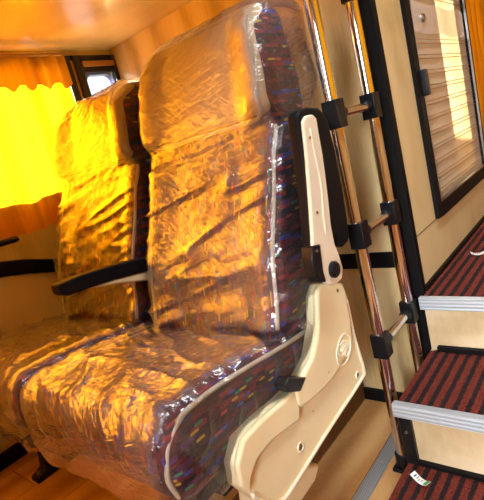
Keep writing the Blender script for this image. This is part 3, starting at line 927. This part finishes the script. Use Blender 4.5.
for q, xo in (((329, 372), 0.0), ((313, 411), -0.0138)):
    p = at(*q, 0, PX + xo); bm = bmesh.new(); tube(bm, [(PX + xo - 0.002, p.y, p.z), (PX + xo + 0.0008, p.y, p.z)], 0.0012, 8)
    PN('pin', bm, 'black', panel)
# clip on the rim
bm = prism(bmesh.new(), yz([(281, 385), (285, 377), (303, 376.5), (297, 391), (285, 392)], PX - 0.008), 0, PX - 0.028, PX + 0.002)
PN('strap_clip', bm, 'black_gloss', None, 'black plastic clip on the upper rim of the side panel', bevel=0.003)
# raised armrest
AX = -0.517
arm_outer = [(298, 116), (300, 110), (308, 107), (319, 107.5), (324, 112), (329, 122), (336, 150), (344, 192), (350, 234), (349, 242), (344, 247), (338, 246), (336, 236), (328, 236), (318, 262), (314, 262), (312, 235), (309, 200), (304, 155)]
bm = prism(bmesh.new(), yz(arm_outer, AX), 0, AX - 0.030, AX)
arm = PN('armrest', bm, 'pad', None, 'black padded armrest folded up beside the backrest', bevel=0.007, bseg=3)
ins = [(303, 121), (306, 115.5), (313, 114), (317, 118), (319, 131), (323, 153), (326, 175), (329, 200), (331.5, 225), (335, 243), (339, 253), (343.5, 268), (342.5, 279), (336, 285), (328, 285.5), (321, 281), (315.5, 268), (313.5, 253), (313, 238), (311, 205), (307.5, 160)]
bm = prism(bmesh.new(), yz(ins, AX + 0.006), 0, AX - 0.003, AX + 0.006)
insrt = PN('armrest_core', bm, 'cream_light', arm, 'ivory plastic core of the armrest', bevel=0.006, bseg=4)
bm = bmesh.new()
tube(bm, spline([at(a, b, 0, AX + 0.003) for a, b in ((309, 128), (313, 150), (320, 185), (322, 212), (325, 235))], 5), [0.003] + [0.0055] * 19 + [0.003], 8)
PN('core_ridge', bm, 'cream_light', arm, ang=180)
for q in ((309.5, 137.5), (317, 212.5)):
    p = at(*q, 0, AX + 0.006); bm = bmesh.new(); tube(bm, [(AX + 0.004, p.y, p.z), (AX + 0.008, p.y, p.z)], [0.0045, 0.003], 12)
    PN('screw', bm, 'bronze', arm)
p = at(333.5, 269.5, 0, AX + 0.008); bm = bmesh.new()
tube(bm, [(AX - 0.0, p.y, p.z), (AX + 0.013, p.y, p.z), (AX + 0.017, p.y, p.z), (AX + 0.018, p.y, p.z)], [0.0185, 0.0185, 0.0150, 0.008], 24)
PN('pivot_cap', bm, 'black', arm, 'round black pivot cap')
bm = prism(bmesh.new(), yz([(312.5, 246), (320.5, 244), (322, 256), (324, 272), (327, 282), (322, 283), (316.5, 276), (313, 262)], AX + 0.009), 0, AX - 0.02, AX + 0.009)
lt_ = PN('recline_catch', bm, 'black', arm, bevel=0.003)
p = at(317, 251, 0, AX + 0.01); bm = bmesh.new(); tube(bm, [(AX + 0.008, p.y, p.z), (AX + 0.012, p.y, p.z)], 0.003, 10)
PN('screw', bm, 'steel', arm)
# middle armrest
MX = -1.078
top = [(0.500, 0.797), (0.56, 0.797), (0.65, 0.789), (0.74, 0.777), (0.86, 0.757)]
bot = [(0.86, 0.715), (0.74, 0.737), (0.65, 0.751), (0.56, 0.758), (0.512, 0.763), (0.500, 0.772)]
bm = prism(bmesh.new(), top + bot, 0, MX - 0.022, MX + 0.022)
ma = PN('armrest', bm, 'pad', None, 'black armrest folded down between the two seats', bevel=0.005, bseg=3)
bm = prism(bmesh.new(), [(0.57, 0.757), (0.65, 0.750), (0.74, 0.736), (0.86, 0.714), (0.86, 0.685), (0.76, 0.705), (0.66, 0.735)], 0, MX - 0.017, MX + 0.017)
PN('armrest_core', bm, 'cream', ma, 'cream underside of the armrest', bevel=0.004)
# lower frame
bm = prism(bmesh.new(), yz([(243, 470), (313, 462), (309, 478), (296, 497), (280, 520), (250, 520)], -0.62), 0, -0.645, -0.600)
PN('seat_foot', bm, 'cream', None, 'cream plastic foot behind the side panel', bevel=0.006)
for ya in (0.46, 0.74): PN('cross_bar', B(-1.09, -0.62, ya, ya + 0.04, 0.375, 0.405), 'black', None, smooth=False, bevel=0.004)
bm = prism(bmesh.new(), [(0.44, 0.175), (0.80, 0.175), (0.80, 0.19), (0.66, 0.20), (0.64, 0.38), (0.58, 0.38), (0.56, 0.20), (0.44, 0.19)], 0, -0.90, -0.86)
PN('leg', bm, 'cream', None, 'cream pedestal under the aisle seat', bevel=0.004)
# far seat: window armrest, frame and leg
WX = -1.628
top = [(0.42, 0.842), (0.60, 0.839), (0.68, 0.820), (0.78, 0.785), (0.86, 0.760)]
bot = [(0.86, 0.712), (0.78, 0.735), (0.68, 0.768), (0.60, 0.787), (0.42, 0.795)]
bm = prism(bmesh.new(), top + bot, 0, WX - 0.024, WX + 0.020)
wa = PF('armrest', bm, 'pad', None, 'black armrest against the window wall', bevel=0.005, bseg=3)
bm = prism(bmesh.new(), [(0.40, 0.795), (0.60, 0.787), (0.68, 0.768), (0.86, 0.712), (0.86, 0.45), (0.42, 0.45), (0.40, 0.6)], 0, WX - 0.022, WX - 0.004)
PF('side_panel', bm, 'cream', None, 'plastic panel under the window armrest', bevel=0.004)
for ya in (0.46, 0.74): PF('cross_bar', B(-1.62, -1.17, ya, ya + 0.04, 0.375, 0.405), 'black', None, smooth=False, bevel=0.004)
lgx = -1.45
bm = prism(bmesh.new(), [(0.405, 0.175), (0.78, 0.175), (0.78, 0.195), (0.50, 0.200), (0.53, 0.38), (0.47, 0.38), (0.44, 0.205), (0.405, 0.190)], 0, lgx - 0.022, lgx + 0.022)
lg = PF('leg', bm, 'black', None, 'black steel leg with a long foot', bevel=0.004)
bm = bmesh.new(); tube(bm, [(lgx, 0.425, 0.192), (lgx, 0.425, 0.203)], 0.009, 6)
PF('bolt', bm, 'steel', lg, 'steel foot bolt')

# latch bar on the window wall
p0 = at(-14, 248, 0, WL + 0.03); p1 = at(18, 238.5, 0, WL + 0.03)
bm = bmesh.new()
tube(bm, [p0, p0.lerp(p1, 0.9), p1], [0.011, 0.011, 0.008], 12)
box(bm, WL, WL + 0.03, p0.y - 0.02, p0.y + 0.02, p0.z - 0.012, p0.z + 0.012)
o = finish('grab_handle', bm, 'black_gloss', None, (WL, p0.y, p0.z))
tag(o, 'short black handle on the window wall under the curtain hem', 'handle')
